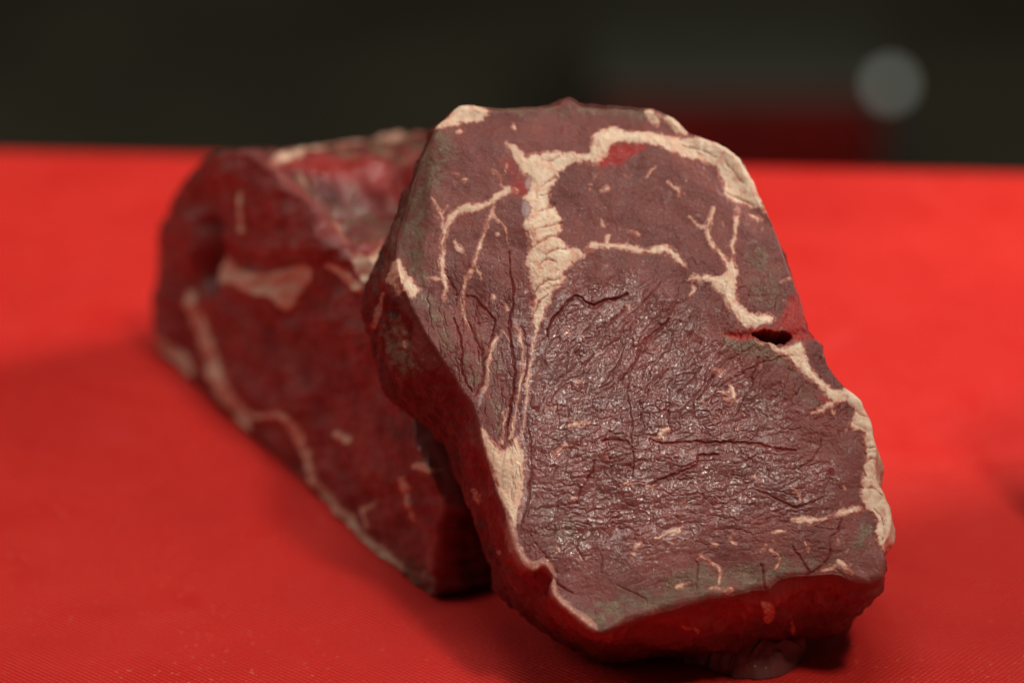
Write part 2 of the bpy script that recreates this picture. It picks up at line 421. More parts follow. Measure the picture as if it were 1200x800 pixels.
    quads = np.stack([ids[:-1], ids[1:], nx[1:], nx[:-1]], -1).reshape(-1, 4)
    c0 = nrt*na
    tr = np.concatenate([np.stack([np.full(na, c0), ids[0], nx[0]], 1), np.stack([np.full(na, c0+1), nx[-1], ids[-1]], 1)])
    # orientation and normals
    dT = np.roll(rings, -1, 1)-np.roll(rings, 1, 1); dR = np.gradient(rings, axis=0)
    nm = np.cross(dR, dT); nm /= np.linalg.norm(nm, axis=2)[..., None]+1e-12
    if np.mean(nm[nr//2]@n) < 0:
        nm = -nm; quads = quads[:, ::-1]; tr = tr[:, ::-1]
    NM = np.concatenate([nm.reshape(-1, 3), n[None], -n[None]])
    pf = np.concatenate([pid.ravel(), [0, 0]])
    qp = pf[quads]; same = (qp == qp[:, :1]).all(1); qid = np.where(same, qp[:, 0], 0)
    origin = np.array(root.location)
    VL = V - origin
    at = {'mark_a': At, 'mark_b': Bt}
    sels = {}
    for k in (parts or {}):                                # each part is one connected piece; stray specks stay with the meat
        ix = np.where(qid == k)[0]
        if len(ix) == 0: sels[k] = quads[:0]; continue
        q_ = quads[ix]; u_, inv = np.unique(q_, return_inverse=True); inv = inv.reshape(q_.shape); lab = np.arange(len(u_))
        for _ in range(4000):
            m_ = lab[inv].min(1); l2 = lab.copy()
            np.minimum.at(l2, inv.ravel(), np.repeat(m_, 4)); l2 = l2[l2]
            if (l2 == lab).all(): break
            lab = l2
        ql = lab[inv[:, 0]]; best_ = np.bincount(ql).argmax()
        qid[ix[ql != best_]] = 0; sels[k] = quads[qid == k]
        if len(sels[k]) < 12: qid[qid == k] = 0
    body = mesh_np('meat', VL, quads[qid == 0], tr, mat, root, NM, at)
    for k, nm_ in (parts or {}).items():
        sel = sels[k]
        if len(sel) < 12: continue
        mesh_np(nm_, VL, sel, None, mat, root, NM, at)
    return rings

# ------------------------------------------------------------------ FRONT STEAK
n_c = np.array([0.10, 0.31, 0.945]); n_c /= np.linalg.norm(n_c)
NF = RT*n_c[0] + UP*n_c[1] - FW*n_c[2]
p0 = CC + ray(760., 715.)*0.687
DF = float(p0@NF); TF = 0.0405

front_outline = [(508,153),(512,145),(524,135),(536,124),(552,121),(566,123),(586,124),(612,122),(640,121),(655,117),(669,111),(682,118),(708,120),
 (735,122),(758,125),(776,129),(794,139),(806,152),(820,158),(836,163),(852,172),(868,186),(881,206),(892,231),(903,256),(913,280),
 (921,302),(930,325),(938,347),(943,366),(946,383),(954,395),(962,402),(966,414),(971,428),(982,443),(994,455),(1006,464),(1015,478),(1023,494),
 (1025,510),(1028,527),(1027,546),(1030,563),(1040,582),(1047,602),(1045,622),(1037,641),(1040,658),(1036,676),(1020,684),(1000,680),
 (985,674),(962,673),(936,675),(912,681),(902,691),(885,692),(850,699),(815,707),(780,716),(750,725),(722,737),(704,742),(690,737),
 (672,722),(658,708),(648,696),(646,684),(648,676),(638,663),(625,668),(611,657),(602,640),(597,619),(592,600),(583,577),(573,548),
 (564,521),(559,500),(553,478),(541,457),(522,430),(505,404),(491,380),(480,356),(471,336),(466,316),(466,300),(468,280),(473,255),
 (480,230),(488,205),(497,178)]

RF = Raster(380, 1090, 80, 812, 0.5)
FAT = RF.new(-50.); FID = np.zeros(RF.X.shape, int)
nzA = 1.7*perlin(RF.X/9, RF.Y/9, 3) + 1.3*perlin(RF.X/3.4, RF.Y/3.4, 4)
front_parts = {}
def add_fat(kind, pts, name=None, k=None, soft=1.0):
    w, v = (RF.poly(pts) if kind == 'P' else RF.line(pts))
    v = v + nzA[w]*soft*(1.25 if kind == 'P' else .75)
    if name:
        idn = len(front_parts)+1; front_parts[idn] = name
    else: idn = 0
    cur = FAT[w]; better = v > cur
    fid = FID[w]; fid[better & (v > -1)] = idn; FID[w] = fid
    FAT[w] = np.maximum(cur, v)
    return idn
seam = [(618,205),(614,193),(618,181),(630,178),(641,177),(653,175),(667,178),(687,180),(696,176),(700,186),(690,191),(677,191),(667,194),(659,201),
 (651,211),(646,221),(645,231),(643,240),(650,243),(657,254),(659,267),(655,278),(664,287),(680,293),(684,300),(672,309),(662,318),(660,330),
 (650,340),(645,353),(640,366),(633,378),(628,392),(624,386),(624,365),(626,348),(622,330),(617,308),(620,290),(616,275),(612,262),(622,252),(620,240),(611,231),(622,222)]
add_fat('P', seam, 'fat_seam')
add_fat('L', [(593,168,2.5),(602,177,5),(611,187,6.5),(616,200,5)], 'fat_strand')
cap = [(690,190),(691,172),(697,158),(707,150),(716,146),(731,152),(749,153),(768,154),(795,158),(822,160),(845,166),(868,185),(884,206),(894,230),(902,252),
 (896,249),(886,242),(874,240),(860,236),(850,229),(848,217),(843,203),(838,193),(826,189),(812,184),(795,181),(779,173),(762,170),(747,169),(736,166),(722,168),(712,176),(706,188),(699,193)]
add_fat('P', cap, 'fat_cap')
add_fat('P', [(510,152),(511,144),(524,136),(534,123),(550,119),(566,122),(574,129),(565,138),(548,143),(530,146)], 'fat_scrap')
add_fat('P', [(757,127),(764,125),(772,134),(775,144),(769,146),(761,137)], 'fat_scrap')
add_fat('P', [(779,136),(784,131),(797,140),(806,150),(806,157),(792,154),(784,147)], 'fat_scrap')
add_fat('P', [(855,300),(863,312),(862,337),(864,353),(877,366),(896,368),(908,372),(903,380),(890,384),(877,384),(867,378),(858,367),(849,354),(839,342),(831,331),(818,331),
 (805,328),(812,323),(827,322),(842,325),(851,318)], 'fat_seam')
add_fat('L', [(836,245,1.6),(832,258,3),(829,275,2.6),(836,288,2.2),(846,300,2.8),(854,312,4)], 'marbling_vein')
add_fat('L', [(808,254,1.5),(814,262,1.8),(822,267,2),(832,262,3)])
add_fat('L', [(865,244,2.6),(864,256,2.3),(861,272,2.1),(858,287,2.2),(858,300,3)], 'marbling_vein')
add_fat('L', [(684,302,1),(687,293,3),(697,287,3.8),(712,289,2.8),(728,288,3.4),(745,292,3.4),(762,294,4),(778,292,5.5),(788,296,5),(797,306,3.5),(803,312,1.5)], 'marbling_vein')
add_fat('L', [(712,277,2.6),(711,287,2.6)])
add_fat('L', [(606,224,2),(597,222,3.6),(585,228,3.8),(574,238,3.6),(556,243,4.6),(540,247,5),(530,253,4.6),(523,265,3.8),(519,283,3.4),(518,303,3.0),(519,320,3.4),(523,334,2.2),(520,352,1.2)], 'marbling_vein')
add_fat('L', [(502,325,1),(512,326,1.6),(520,326,1.6)])
add_fat('L', [(507,232,.9),(514,243,1.1),(517,258,1.6),(519,266,1.6)]); add_fat('L', [(524,241,.8),(517,254,1)])
add_fat('L', [(578,243,1.6),(573,258,2),(566,276,2.1),(560,294,2.4),(555,312,2.6),(546,328,1.6),(543,348,1.4),(543,364,1.3),(548,383,1.0)], 'marbling_vein')
add_fat('L', [(578,250,1),(584,261,1.2),(592,270,1.2),(596,284,.9)])
add_fat('L', [(556,312,1),(562,320,1),(563,326,.7)])
add_fat('L', [(577,198,.8),(586,208,1.1),(588,218,1.1),(596,224,1)]); add_fat('L', [(595,193,.8),(590,205,.9)])
add_fat('P', [(470,300),(475,316),(482,326),(490,334),(492,342),(486,349),(478,345),(471,335),(466,322),(464,308)], 'fat_lump')
# silverskin wedge at the lower left and the pale lip of the cut edge
wedge = [(563,503),(572,512),(580,521),(588,530),(599,520),(607,512),(611,527),(615,550),(613,578),(608,604),(603,619),(597,612),(593,598),(586,578),(577,553),(569,530)]
wedge_id = add_fat('P', wedge, 'fat_wedge', soft=0.4)
lip_id = add_fat('L', [(597,606,3),(599,620,4),(604,638,4.6),(613,654,4.6),(625,663,4.8),(638,659,4.0),(647,670,3.4),(650,678,2)], 'pale_lip', soft=.6)
add_fat('L', [(650,678,2.4),(648,688,4),(654,701,4.4),(668,713,4.4),(683,725,5.0),(697,736,3)], 'pale_lip', soft=.6)
# right rim
rim1 = [(884,400),(895,401),(905,403),(918,408),(930,400),(941,402),(943,415),(952,431),(966,448),(980,455),(993,456),(995,464),(985,471),(972,468),(958,452),(944,441),(930,430),(921,420),(903,408)]
add_fat('P', rim1, 'fat_seam')
add_fat('P', [(988,462),(996,452),(1010,462),(1020,480),(1028,500),(1026,514),(1014,508),(1000,505),(994,498),(1001,488),(996,474)], 'fat_rim')
add_fat('P', [(1012,508),(1026,508),(1032,522),(1030,545),(1031,566),(1041,582),(1050,604),(1048,624),(1040,644),(1033,642),(1025,624),(1026,606),(1016,594),(1009,581),(1011,560),(1014,530)], 'fat_rim')
add_fat('L', [(928,608,1.5),(940,609,4.2),(950,609,3.4),(966,607,1.4),(980,602,2.4),(995,598,3.6),(1008,595,3.5)], 'marbling_vein')
add_fat('L', [(952,486,1.2),(962,480,2.6),(974,472,2.2),(982,466,1.5)], 'marbling_vein'); add_fat('L', [(974,474,1.5),(978,486,.8)])
for f in [[(839,434,2.2),(847,436,2.2)],[(856,452,2),(858,462,3.2),(857,470,2.6)],[(850,468,1.2),(862,470,1.4),(868,468,1.4)],[(852,460,.8),(842,459,.6)],
 [(811,336,1.3),(813,341,1.3),(809,347,.8)],[(666,500,2.2),(677,498,3),(688,497,2.6)],[(662,522,2.6),(656,528,3),(649,536,1.2)],[(773,510,1.6),(777,505,2.6),(784,503,1)],[(766,515,1.2),(775,511,1.6)],
 [(729,568,1.6),(737,568,2.2),(743,567,1)],[(757,571,1),(765,570,1.5)],[(781,625,1.6),(790,622,3.2),(799,620,2.2)],[(770,630,1),(779,626,1.6)],[(745,641,2.4),(750,636,2)],[(742,650,2)],
 [(905,624,1.2),(913,622,2.8),(920,620,1.2)],[(835,636,1),(839,638,1.4)],[(857,621,1),(860,627,1.2),(855,632,1.2),(862,637,1.4)],[(822,651,3.4),(828,655,2.2),(836,659,1.5),(843,664,1.5),(845,673,1.5),(843,683,1.4)],
 [(831,688,1.2),(841,688,1.6),(850,692,2.4),(858,689,1.6)],[(793,688,1.2),(799,684,2),(808,683,1)],[(903,645,1),(912,650,1.2),(914,657,1.2),(909,664,1.6)],[(983,656,2),(989,662,3),(998,670,1.4)],[(963,669,1),(972,666,1.8),(980,662,1)],
 [(929,572,1.3),(934,578,1.2),(938,585,.9)],[(890,562,.9),(884,560,.9)],[(705,223,2),(711,222,3.2)],[(704,259,2.4),(707,264,2.4)],[(738,272,1),(744,273,2),(749,275,1)],[(758,207,1),(762,201,1.2),(769,197,1)],
 [(783,214,1),(791,220,1.6),(795,224,1.8),(795,231,1.2)],[(880,250,1.6),(888,254,3),(894,256,1.8)],[(534,205,2.2)],[(542,212,2.2),(546,210,2)],[(533,282,1.4),(537,288,2.8),(541,293,2.4)],[(582,275,2.2)],
 [(538,154,2.2)],[(601,146,2),(604,150,1.6)],[(596,178,1.5)],[(915,331,.9),(925,326,1.1)],[(983,632,1.4),(984,637,1.4)],[(944,634,.9),(948,645,.8)],[(787,636,1)],[(671,584,2.2),(676,583,1.4)],[(662,386,1.4),(667,391,2)],
 [(736,361,2.4),(739,366,1.6)],[(675,448,2.6),(683,450,1.2)],[(592,355,1),(594,365,1)],[(578,347,2)],[(566,396,1)]]:
    if len(f) == 1: f = [f[0], (f[0][0]+1.5, f[0][1]+.5, f[0][2]*.8)]
    big = math.hypot(f[0][0]-f[-1][0], f[0][1]-f[-1][1]) > 11
    add_fat('L', f, 'marbling_fleck' if big else None, soft=.7)
rnd = random.Random(11)
for _ in range(70):                                      # barely visible grains of marbling
    x = rnd.uniform(640, 1000); y = rnd.uniform(200, 660); a = rnd.uniform(0, 3.1); l = rnd.uniform(1, 4)
    add_fat('L', [(x, y, .25), (x+l*math.cos(a), y+l*math.sin(a), .5)], soft=.6)

# cracks and folds of the lean surface
CR = RF.new(0.); FOLDR = RF.new(0.)
def crack(pts, depth=2.2, soft=1.6):
    w, v = RF.line(pts, pad=5)
    v = v + 0.35*nzA[w]
    CR[w] = np.maximum(CR[w], depth*smooth(-soft*.75, .6, v))
for p in ([(628,392,1.6),(624,404,1.3),(621,425,1.2),(618,448,1.4),(617,468,1.3),(613,490,1.4),(611,508,1.6)], [(604,378,1.4),(609,392,2),(612,410,1.6),(612,432,1.8),(610,452,2),(606,474,1.6),(602,494,1.5),(599,514,2)], [(583,394,1.5),(577,404,1.8),(573,420,1.3),(571,440,1.4),(567,460,1.2)], [(590,386,1),(596,398,.8)], [(588,520,1),(590,500,1.2),(593,480,1.0)]):
    add_fat('L', p, 'fat_strand', soft=.45)
cracks = [
 ([(642,394,.6),(646,375,1),(657,364,1.4),(668,351,2.2),(676,347,3.0),(686,354,3.4),(695,358,3.6),(703,355,2.8),(713,351,2),(724,349,1.2),(735,345,.6)],5.5),
 ([(732,361,1),(727,368,1.5),(716,378,1.4),(708,388,.7)],2.6), ([(783,374,1),(770,388,1.8),(757,400,2.6),(751,412,1.4),(744,424,1.2),(734,438,1),(727,446,.6)],3.4),
 ([(702,367,.8),(694,376,1.2),(690,384,1.2),(682,392,.6)],2.2), ([(710,378,.6),(704,388,1),(697,396,1),(688,403,.5)],2.2), ([(775,331,.5),(765,344,1.2),(755,353,1.2),(742,367,.8),(734,374,.4)],2.0),
 ([(665,400,.5),(665,415,.9),(664,437,.5)],1.8), ([(695,415,.7),(688,422,1.2),(681,427,.7)],2.4), ([(731,407,.5),(727,420,1),(720,432,1.2),(717,447,.8),(702,455,.4)],2.4),
 ([(784,410,.6),(770,420,.9),(757,430,.9),(753,440,.5)],2), ([(838,436,1.2),(831,446,1.6),(822,462,1),(816,470,.5)],3.0), ([(817,372,.6),(810,390,.9),(802,408,.5)],1.6), ([(783,434,.6),(774,444,.8),(764,454,.5)],2),
 ([(822,430,.7),(812,444,1.1),(803,452,1.1),(794,461,.6)],2.6), ([(738,478,.5),(740,500,.9),(740,527,1),(742,547,1),(740,560,.5)],2.4), ([(783,478,.6),(783,495,1.1),(785,507,1)],2.6), ([(771,516,.6),(772,530,.7)],1.8),
 ([(697,541,1),(694,551,1.5),(686,566,1.2),(679,576,1.2),(676,590,.8)],3.0), ([(717,546,.6),(714,556,.6)],1.6), ([(665,540,.6),(661,557,.6)],1.6), ([(653,548,.7),(646,562,.8)],1.8), ([(666,478,.5),(664,497,.6),(663,517,.5)],1.8),
 ([(652,470,.5),(655,500,.6)],1.4), ([(738,440,.4),(735,460,.5),(738,478,.5)],1.6),
 ([(762,569,.5),(775,561,1.5),(788,557,2),(803,552,2.2),(816,545,2.2),(818,535,1.4),(830,533,1.6),(842,533,.8)],4.0),
 ([(705,518,.8),(720,516,1.8),(732,518,1.8),(745,527,1.4)],3.2),
 ([(760,516,.6),(780,520,1),(800,518,1.2),(822,518,1),(850,518,1),(878,519,1.4),(893,521,1.9),(908,527,2.0),(922,528,1.6),(932,527,.7)],3.6),
 ([(780,561,.5),(800,549,.8),(822,540,.8),(845,541,.5)],2.2), ([(885,575,.5),(903,581,.9),(919,589,1.1),(940,593,1.1),(964,582,.6)],2.2), ([(962,515,.6),(958,530,1),(948,541,1),(938,547,.6)],2.4),
 ([(783,376,.8),(768,390,1.6),(753,401,1.6),(746,416,.8)],2.6), ([(831,435,.5),(823,451,.8),(811,468,.9),(799,480,.7),(783,500,.5)],2.2), ([(889,420,.6),(884,432,1),(880,450,1),(872,470,.8),(860,488,.5)],2.4),
 ([(928,418,.6),(912,421,1),(895,425,1.1),(876,434,1),(858,444,1),(842,455,.6)],2.4), ([(783,456,.6),(783,478,.6)],1.8), ([(888,404,.4),(870,414,.8),(850,424,.8),(834,440,.6)],2), ([(900,428,.5),(892,440,.8),(887,448,.5)],1.6),
 ([(817,656,.5),(818,668,.8),(817,686,1.2)],2.8), ([(894,660,.6),(895,672,1.4),(897,686,1.8),(903,694,1.8)],3.8), ([(930,640,.5),(941,655,1.0),(949,668,1.8),(944,675,1.4),(928,680,1.6),(912,683,1.2)],3.6),
 ([(985,606,.6),(982,622,1),(972,632,.8),(974,648,1.2),(967,660,1.6),(955,668,2),(948,668,1.6)],3.2), ([(723,686,.6),(737,692,1),(750,697,1.2),(758,705,1.2),(757,718,1)],1.6), ([(689,612,.8),(683,624,1),(677,638,1.4),(680,650,1.2),(684,656,.6)],2),
 ([(653,590,.5),(650,610,.7),(648,630,.5)],1.6), ([(700,640,.5),(706,655,.8),(704,670,.5)],1.6),
 ([(548,345,.8),(558,350,1.4),(566,358,1.8),(574,367,1.6),(581,374,1)],3.4), ([(581,374,1),(577,392,1.2),(573,410,1),(567,425,1.6),(566,445,1.6),(560,458,1.6),(555,465,1)],3.4),
 ([(595,296,.6),(599,318,1),(602,340,1.4),(601,360,1.4),(597,378,1.8),(599,400,1.6),(603,425,1.6),(602,450,1.4),(598,475,1.4),(595,500,.8)],3.6),
 ([(522,320,.8),(530,332,1.4),(536,345,1)],2.6), ([(532,372,1),(538,388,1.6),(541,410,1.8),(541,433,1.4),(547,449,1.2),(553,458,1)],3.6), ([(548,376,.7),(556,392,1.2),(562,408,1.4),(566,420,1)],2.8),
 ([(551,430,.7),(555,445,1),(556,460,.7)],2), ([(612,380,.5),(617,400,.8),(617,430,.9),(611,455,.9),(606,480,.8)],2.2), ([(616,490,1),(621,520,1.2),(622,560,1.2),(618,590,1),(613,612,.8)],2),
 ([(583,400,.5),(581,425,.6),(583,450,.5)],1.6), ([(589,460,.6),(587,480,.8),(582,500,.6)],2), ([(515,360,.5),(520,380,.7),(524,395,.5)],1.6),
 ([(601,559,.9),(603,573,.7)],3), ([(607,540,.5),(604,556,.5)],1.6), ([(649,676,1.6),(655,683,1.8),(664,690,1.2),(672,694,.6)],3),
 ([(640,655,1.2),(634,645,1),(626,636,.6)],2),
]
for p, dp in cracks: crack([(a_[0], a_[1], a_[2]*.62) for a_ in p], dp*.62)
# finer cracks following the grain, seeded through the two muscle areas
for _ in range(230):
    x = rnd.uniform(640, 1000); y = rnd.uniform(335, 655)
    if y < 500: a = math.radians(-52 + rnd.gauss(0, 14)) if rnd.random() < .75 else math.radians(-88+rnd.gauss(0, 6))
    else: a = math.radians(-8 + rnd.gauss(0, 12)) if rnd.random() < .7 else math.radians(-80+rnd.gauss(0, 12))
    l = rnd.uniform(7, 24); k = rnd.uniform(-.35, .35)
    p = [(x, y, .15), (x+.5*l*math.cos(a+k), y+.5*l*math.sin(a+k), rnd.uniform(.25, .6)), (x+l*math.cos(a), y+l*math.sin(a), .1)]
    crack(p, rnd.uniform(.6, 1.4), 1.1)
for _ in range(34):
    x = rnd.uniform(500, 612); y = rnd.uniform(330, 560)
    a = math.radians(84 + rnd.gauss(0, 8)); l = rnd.uniform(12, 34)
    crack([(x, y, .15), (x+.5*l*math.cos(a+.1), y+.5*l*math.sin(a+.1), .5), (x+l*math.cos(a), y+l*math.sin(a), .1)], rnd.uniform(.8, 1.8), 1.3)

# the open gash at the right edge
w_, GASH = RF.poly([(846,392),(862,390),(876,389),(890,390),(905,391),(922,391),(936,386),(950,385),(958,396),(944,397),(930,397),(920,402),(905,401),(890,398),(872,397),(856,397)], pad=10)
GS = RF.new(-50.); GS[w_] = GASH + 0.8*nzA[w_]
def pmask(pts, soft=6, k=3, nz=3.0):
    M = RF.new(0.); w, v = RF.poly(pts, pad=soft*2+4, k=k)
    M[w] = smooth(-soft, soft, v + nz*perlin(RF.X[w]/16, RF.Y[w]/16, 9) + .4*nz*perlin(RF.X[w]/5, RF.Y[w]/5, 10)); return M
OX = np.maximum.reduce([
 pmask([(505,150),(530,150),(532,175),(524,200),(512,230),(504,260),(505,300),(503,330),(482,325),(468,300),(470,260),(482,220),(495,180)], 20)*.75,
 pmask([(492,332),(510,340),(526,360),(536,390),(540,430),(524,420),(508,395),(495,368),(484,350)], 12)*.55,
 pmask([(540,410),(560,412),(575,400),(588,398),(590,430),(580,450),(590,480),(592,510),(580,512),(574,490),(558,460),(545,445)], 12)*.55,
 pmask([(848,392),(870,396),(890,400),(908,410),(922,424),(932,440),(915,430),(890,420),(866,416),(850,408)], 7)*.75,
 pmask([(670,722),(700,700),(740,690),(775,680),(810,660),(850,662),(890,655),(930,650),(955,655),(985,645),(1005,625),(1018,605),(1024,625),(1012,648),(985,664),(945,668),(905,682),(850,695),(790,708),(740,722),(700,738)], 12, nz=8)*(.72+.35*perlin(RF.X/24, RF.Y/14, 151)),
 pmask([(618,640),(640,600),(670,600),(690,620),(680,645),(655,655),(640,650)], 12)*.45,
 pmask([(870,300),(890,280),(915,310),(928,345),(915,365),(895,362),(875,350)], 12)*.55,
 pmask([(560,125),(640,121),(720,122),(780,128),(800,142),(770,142),(700,132),(620,134)], 5)*.6,
 pmask([(940,440),(960,460),(975,480),(960,480),(940,470),(925,455)], 8)*.45])
RED = np.maximum.reduce([
 pmask([(706,184),(712,168),(724,170),(735,168),(757,173),(748,180),(731,190),(715,192),(700,195)], 3.5)*.95,
 pmask([(590,186),(598,186),(606,200),(618,216),(608,224),(600,216),(594,200)], 4)*.4,
 pmask([(600,214),(614,214),(620,222),(608,228),(600,226)], 4)*.7,
 pmask([(880,384),(905,384),(918,366),(925,348),(935,346),(944,366),(948,392),(930,398),(918,388),(900,392),(884,391)], 4)*.85,
 pmask([(622,350),(640,335),(652,332),(640,345),(628,362)], 2, nz=1)*.6,
 pmask([(852,392),(874,388),(876,397),(856,397)], 4)*.5,
 pmask([(958,462),(972,468),(990,464),(992,470),(975,474),(962,470)], 2.5, nz=1)*.7,
 smooth(.4, 2.0, CR)*.3,
 smooth(-3, 1, GS)*.7])
TINT = np.maximum(pmask([(640,230),(690,200),(780,185),(830,200),(845,250),(830,290),(760,280),(700,270),(660,280)], 22)*.10,
                  pmask([(520,150),(700,140),(690,170),(600,165)], 14)*.08)
SIL = RF.new(0.)
for p in ([(625,396,2),(624,420,2.4),(619,444,2.6),(618,463,2.8),(614,487,2.6),(611,511,2.4),(616,526,2.2),(617,553,2.4),(614,585,2.4),(609,612,3)],
          [(604,377,1.4),(611,399,2),(612,420,2),(611,449,2),(607,471,1.8),(603,492,1.8),(601,509,1.6)],
          [(582,398,3),(574,416,2.6),(571,439,2.6),(566,460,2.4),(560,480,1.4)], [(593,388,1),(586,393,1.6),(581,402,1.5)]):
    w, v = RF.line(p, pad=6); SIL[w] = np.maximum(SIL[w], smooth(-1.2, 1.6, v-.5+.5*nzA[w])*.5)
w, v = RF.poly([(619,206),(624,208),(625,218),(620,224),(616,216)]); SIL[w] = np.maximum(SIL[w], smooth(-2, 2, v)*.6)
w, v = RF.poly([(612,236),(622,238),(624,248),(618,256),(611,248)]); SIL[w] = np.maximum(SIL[w], smooth(-2, 2, v)*.6)

def aniso(deg, la, lb, sd):
    a = math.radians(deg); u = RF.X*math.cos(a)+RF.Y*math.sin(a); v = -RF.X*math.sin(a)+RF.Y*math.cos(a)
    return perlin(u/la, v/lb, sd)
wd = smooth(520, 440, RF.Y); wl_ = smooth(640, 605, RF.X)*smooth(250, 330, RF.Y)
warpx = 5*perlin(RF.X/50, RF.Y/50, 21)
def fib(la, lb, sd):
    hz = aniso(-9, la, lb, sd); dg = aniso(-52, la, lb, sd+1); vt = aniso(85, la, lb, sd+2)
    return (hz*(1-wd)+dg*wd)*(1-wl_)+vt*wl_
_n = 45*perlin(RF.X/60, RF.Y/60, 140)
rough_area = smooth(240, 420, RF.Y+_n)*smooth(720, 600, RF.Y+_n)*smooth(1040, 940, RF.X+_n)*0.85+0.15
rough_area = np.maximum(rough_area, smooth(640, 605, RF.X)*smooth(200, 380, RF.Y+_n)*.6)
H = 5.0*perlin(RF.X/150, RF.Y/150, 31) + 2.6*perlin(RF.X/60, RF.Y/60, 32) + 1.0*perlin(RF.X/24, RF.Y/24, 33)
nf = .22*perlin(RF.X/6, RF.Y/6, 74)
pA = fib(34, 11, 71)+nf; pB = fib(17, 7, 77)+nf; pC = fib(8, 3.6, 45)
H += rough_area*(1.0*np.clip(np.abs(pA), 0, .5)**.75 + .28*np.clip(np.abs(pB), 0, .5)**.75 + .08*np.abs(pC) + 1.5*fib(70, 20, 41) + .18*fib(13, 5, 42))
gate = smooth(-.35, .1, perlin(RF.X/38, RF.Y/38, 75))
craze = np.maximum(smooth(.075, 0, np.abs(pA))*gate, smooth(.075, 0, np.abs(pB))*smooth(-.1, .25, perlin(RF.X/30, RF.Y/30, 81))*.8)
craze *= rough_area*smooth(.5, -1.5, FAT)
H -= 0.8*craze
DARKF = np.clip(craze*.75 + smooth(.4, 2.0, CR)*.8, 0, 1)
RED = np.maximum(RED, craze*.25)
H += (0.10+0.16*rough_area)*perlin(RF.X/2.9, RF.Y/2.9, 53)
H += 0.35*perlin(RF.X/9, RF.Y/9, 54)
fs = smooth(-1.2, 1.4, FAT)
lump = np.clip(FAT, 0, 9)
H += fs*(0.25 + 0.09*lump) + fs*(0.45*perlin(RF.X/7, RF.Y/11, 61)+0.12*perlin(RF.X/3, RF.Y/3, 62))
# folds across the central fat seam
sw = smooth(600, 612, RF.X)*smooth(672, 655, RF.X)*smooth(200, 240, RF.Y)*smooth(395, 350, RF.Y)
fold = RF.Y + 0.42*(RF.X-630) + 3*perlin(RF.X/22, RF.Y/22, 63)
H += fs*sw*1.0*perlin(fold/9, RF.X/40, 65)
for p in ([(633,219,.3),(642,213,.8),(651,207,.4)],[(629,250,.3),(640,246,.8),(650,240,.4)],[(626,272,.2),(640,266,.9),(657,262,.5)],[(624,290,.2),(638,281,.9),(655,276,.4)],
          [(628,232,.3),(637,229,.6),(644,226,.3)],[(640,300,.3),(652,293,.8),(664,292,.3)],[(626,342,.8),(634,333,1.1),(646,327,.7),(656,326,.3)],[(625,366,.6),(632,354,1.1),(641,346,.6)],
          [(630,312,.2),(640,304,.7),(650,308,.3)],[(640,190,.2),(650,186,.5),(655,182,.2)],[(1012,545,.3),(1020,538,.9),(1030,540,.4)],[(1014,572,.4),(1024,572,1),(1034,580,.5)],[(1025,596,.3),(1032,604,1),(1036,620,.6),(1034,634,.3)],[(1002,482,.3),(1010,486,.9),(1022,490,.4)],[(1008,520,.3),(1018,524,.8),(1028,524,.3)],[(850,186,.3),(860,200,.6),(872,214,.3)],[(800,170,.3),(820,174,.6),(840,184,.3)],[(853,226,.3),(868,232,.8),(884,238,.4)]):
    w, v = RF.line(p, pad=6); c_ = smooth(-2.2, .6, v+.4*nzA[w]); H[w] -= 1.1*c_; FOLDR[w] = np.maximum(FOLDR[w], smooth(-1.3, .8, v+.5*nzA[w]))
# lobes on the right hand rim
rw = smooth(985, 1002, RF.X)*smooth(450, 470, RF.Y)*smooth(665, 645, RF.Y)
H += fs*rw*(2.2*np.abs(perlin(RF.X/20, RF.Y/16, 64))**.6)
H -= CR
w_, g2 = RF.poly([(884,393),(892,391),(905,391),(920,392),(926,396),(916,401),(905,401),(892,397)], pad=10)
GD = RF.new(-50.); GD[w_] = g2 + .8*nzA[w_]
H -= smooth(-3.0, 6.0, GS)*3.5 + smooth(-3.0, 3.0, GD)*45
# tissue above the gash stands back, a step below the upper lip
H += pmask([(470,150),(500,150),(498,230),(486,310),(466,310)], 9)*(-6)
_l = np.abs(perlin(RF.X/26+.2*RF.Y/26, RF.Y/40, 161))
H += pmask([(640,740),(700,730),(800,700),(900,680),(1000,660),(1030,600),(1040,680),(960,690),(800,725),(700,750)], 16)*(3.5*_l)
H -= np.clip(508-RF.X, 0, 60)**1.3*.07*smooth(350, 290, RF.Y)
H -= pmask([(500,118),(560,118),(700,108),(810,150),(900,250),(880,260),(780,165),(690,150),(540,150)], 16)*7
WET = np.clip(0.06 + 0.9*pmask([(610,400),(640,340),(720,330),(800,370),(860,440),(930,520),(960,580),(860,610),(760,640),(650,640),(622,560)], 50, nz=16)
              + 0.35*smooth(500, 420, RF.Y)*wl_*.3 + 0.25*perlin(RF.X/30, RF.Y/30, 70), 0, 1)
FATA = np.clip(0.5 + (FAT+.5*perlin(RF.X/2.4, RF.Y/2.4, 121)+.8*perlin(RF.X/20, RF.Y/20, 122))/4.0, 0, 1)
FATA = np.maximum(FATA, 0)
# pinkish lip instead of plain fat
LIPM = RF.new(0.)
for p in ([(597,606,3),(599,620,4),(604,638,5),(613,654,5),(625,663,5),(638,659,4.0),(647,670,3.4),(650,678,2)], [(650,678,2.4),(648,688,4),(654,701,5),(668,713,5),(683,725,5.4),(697,736,3)]):
    w, v = RF.line(p, pad=6); LIPM[w] = np.maximum(LIPM[w], smooth(-2, 1.5, v))
FATA = FATA*(1-.45*LIPM)
SIL = np.maximum(SIL, LIPM*.35)

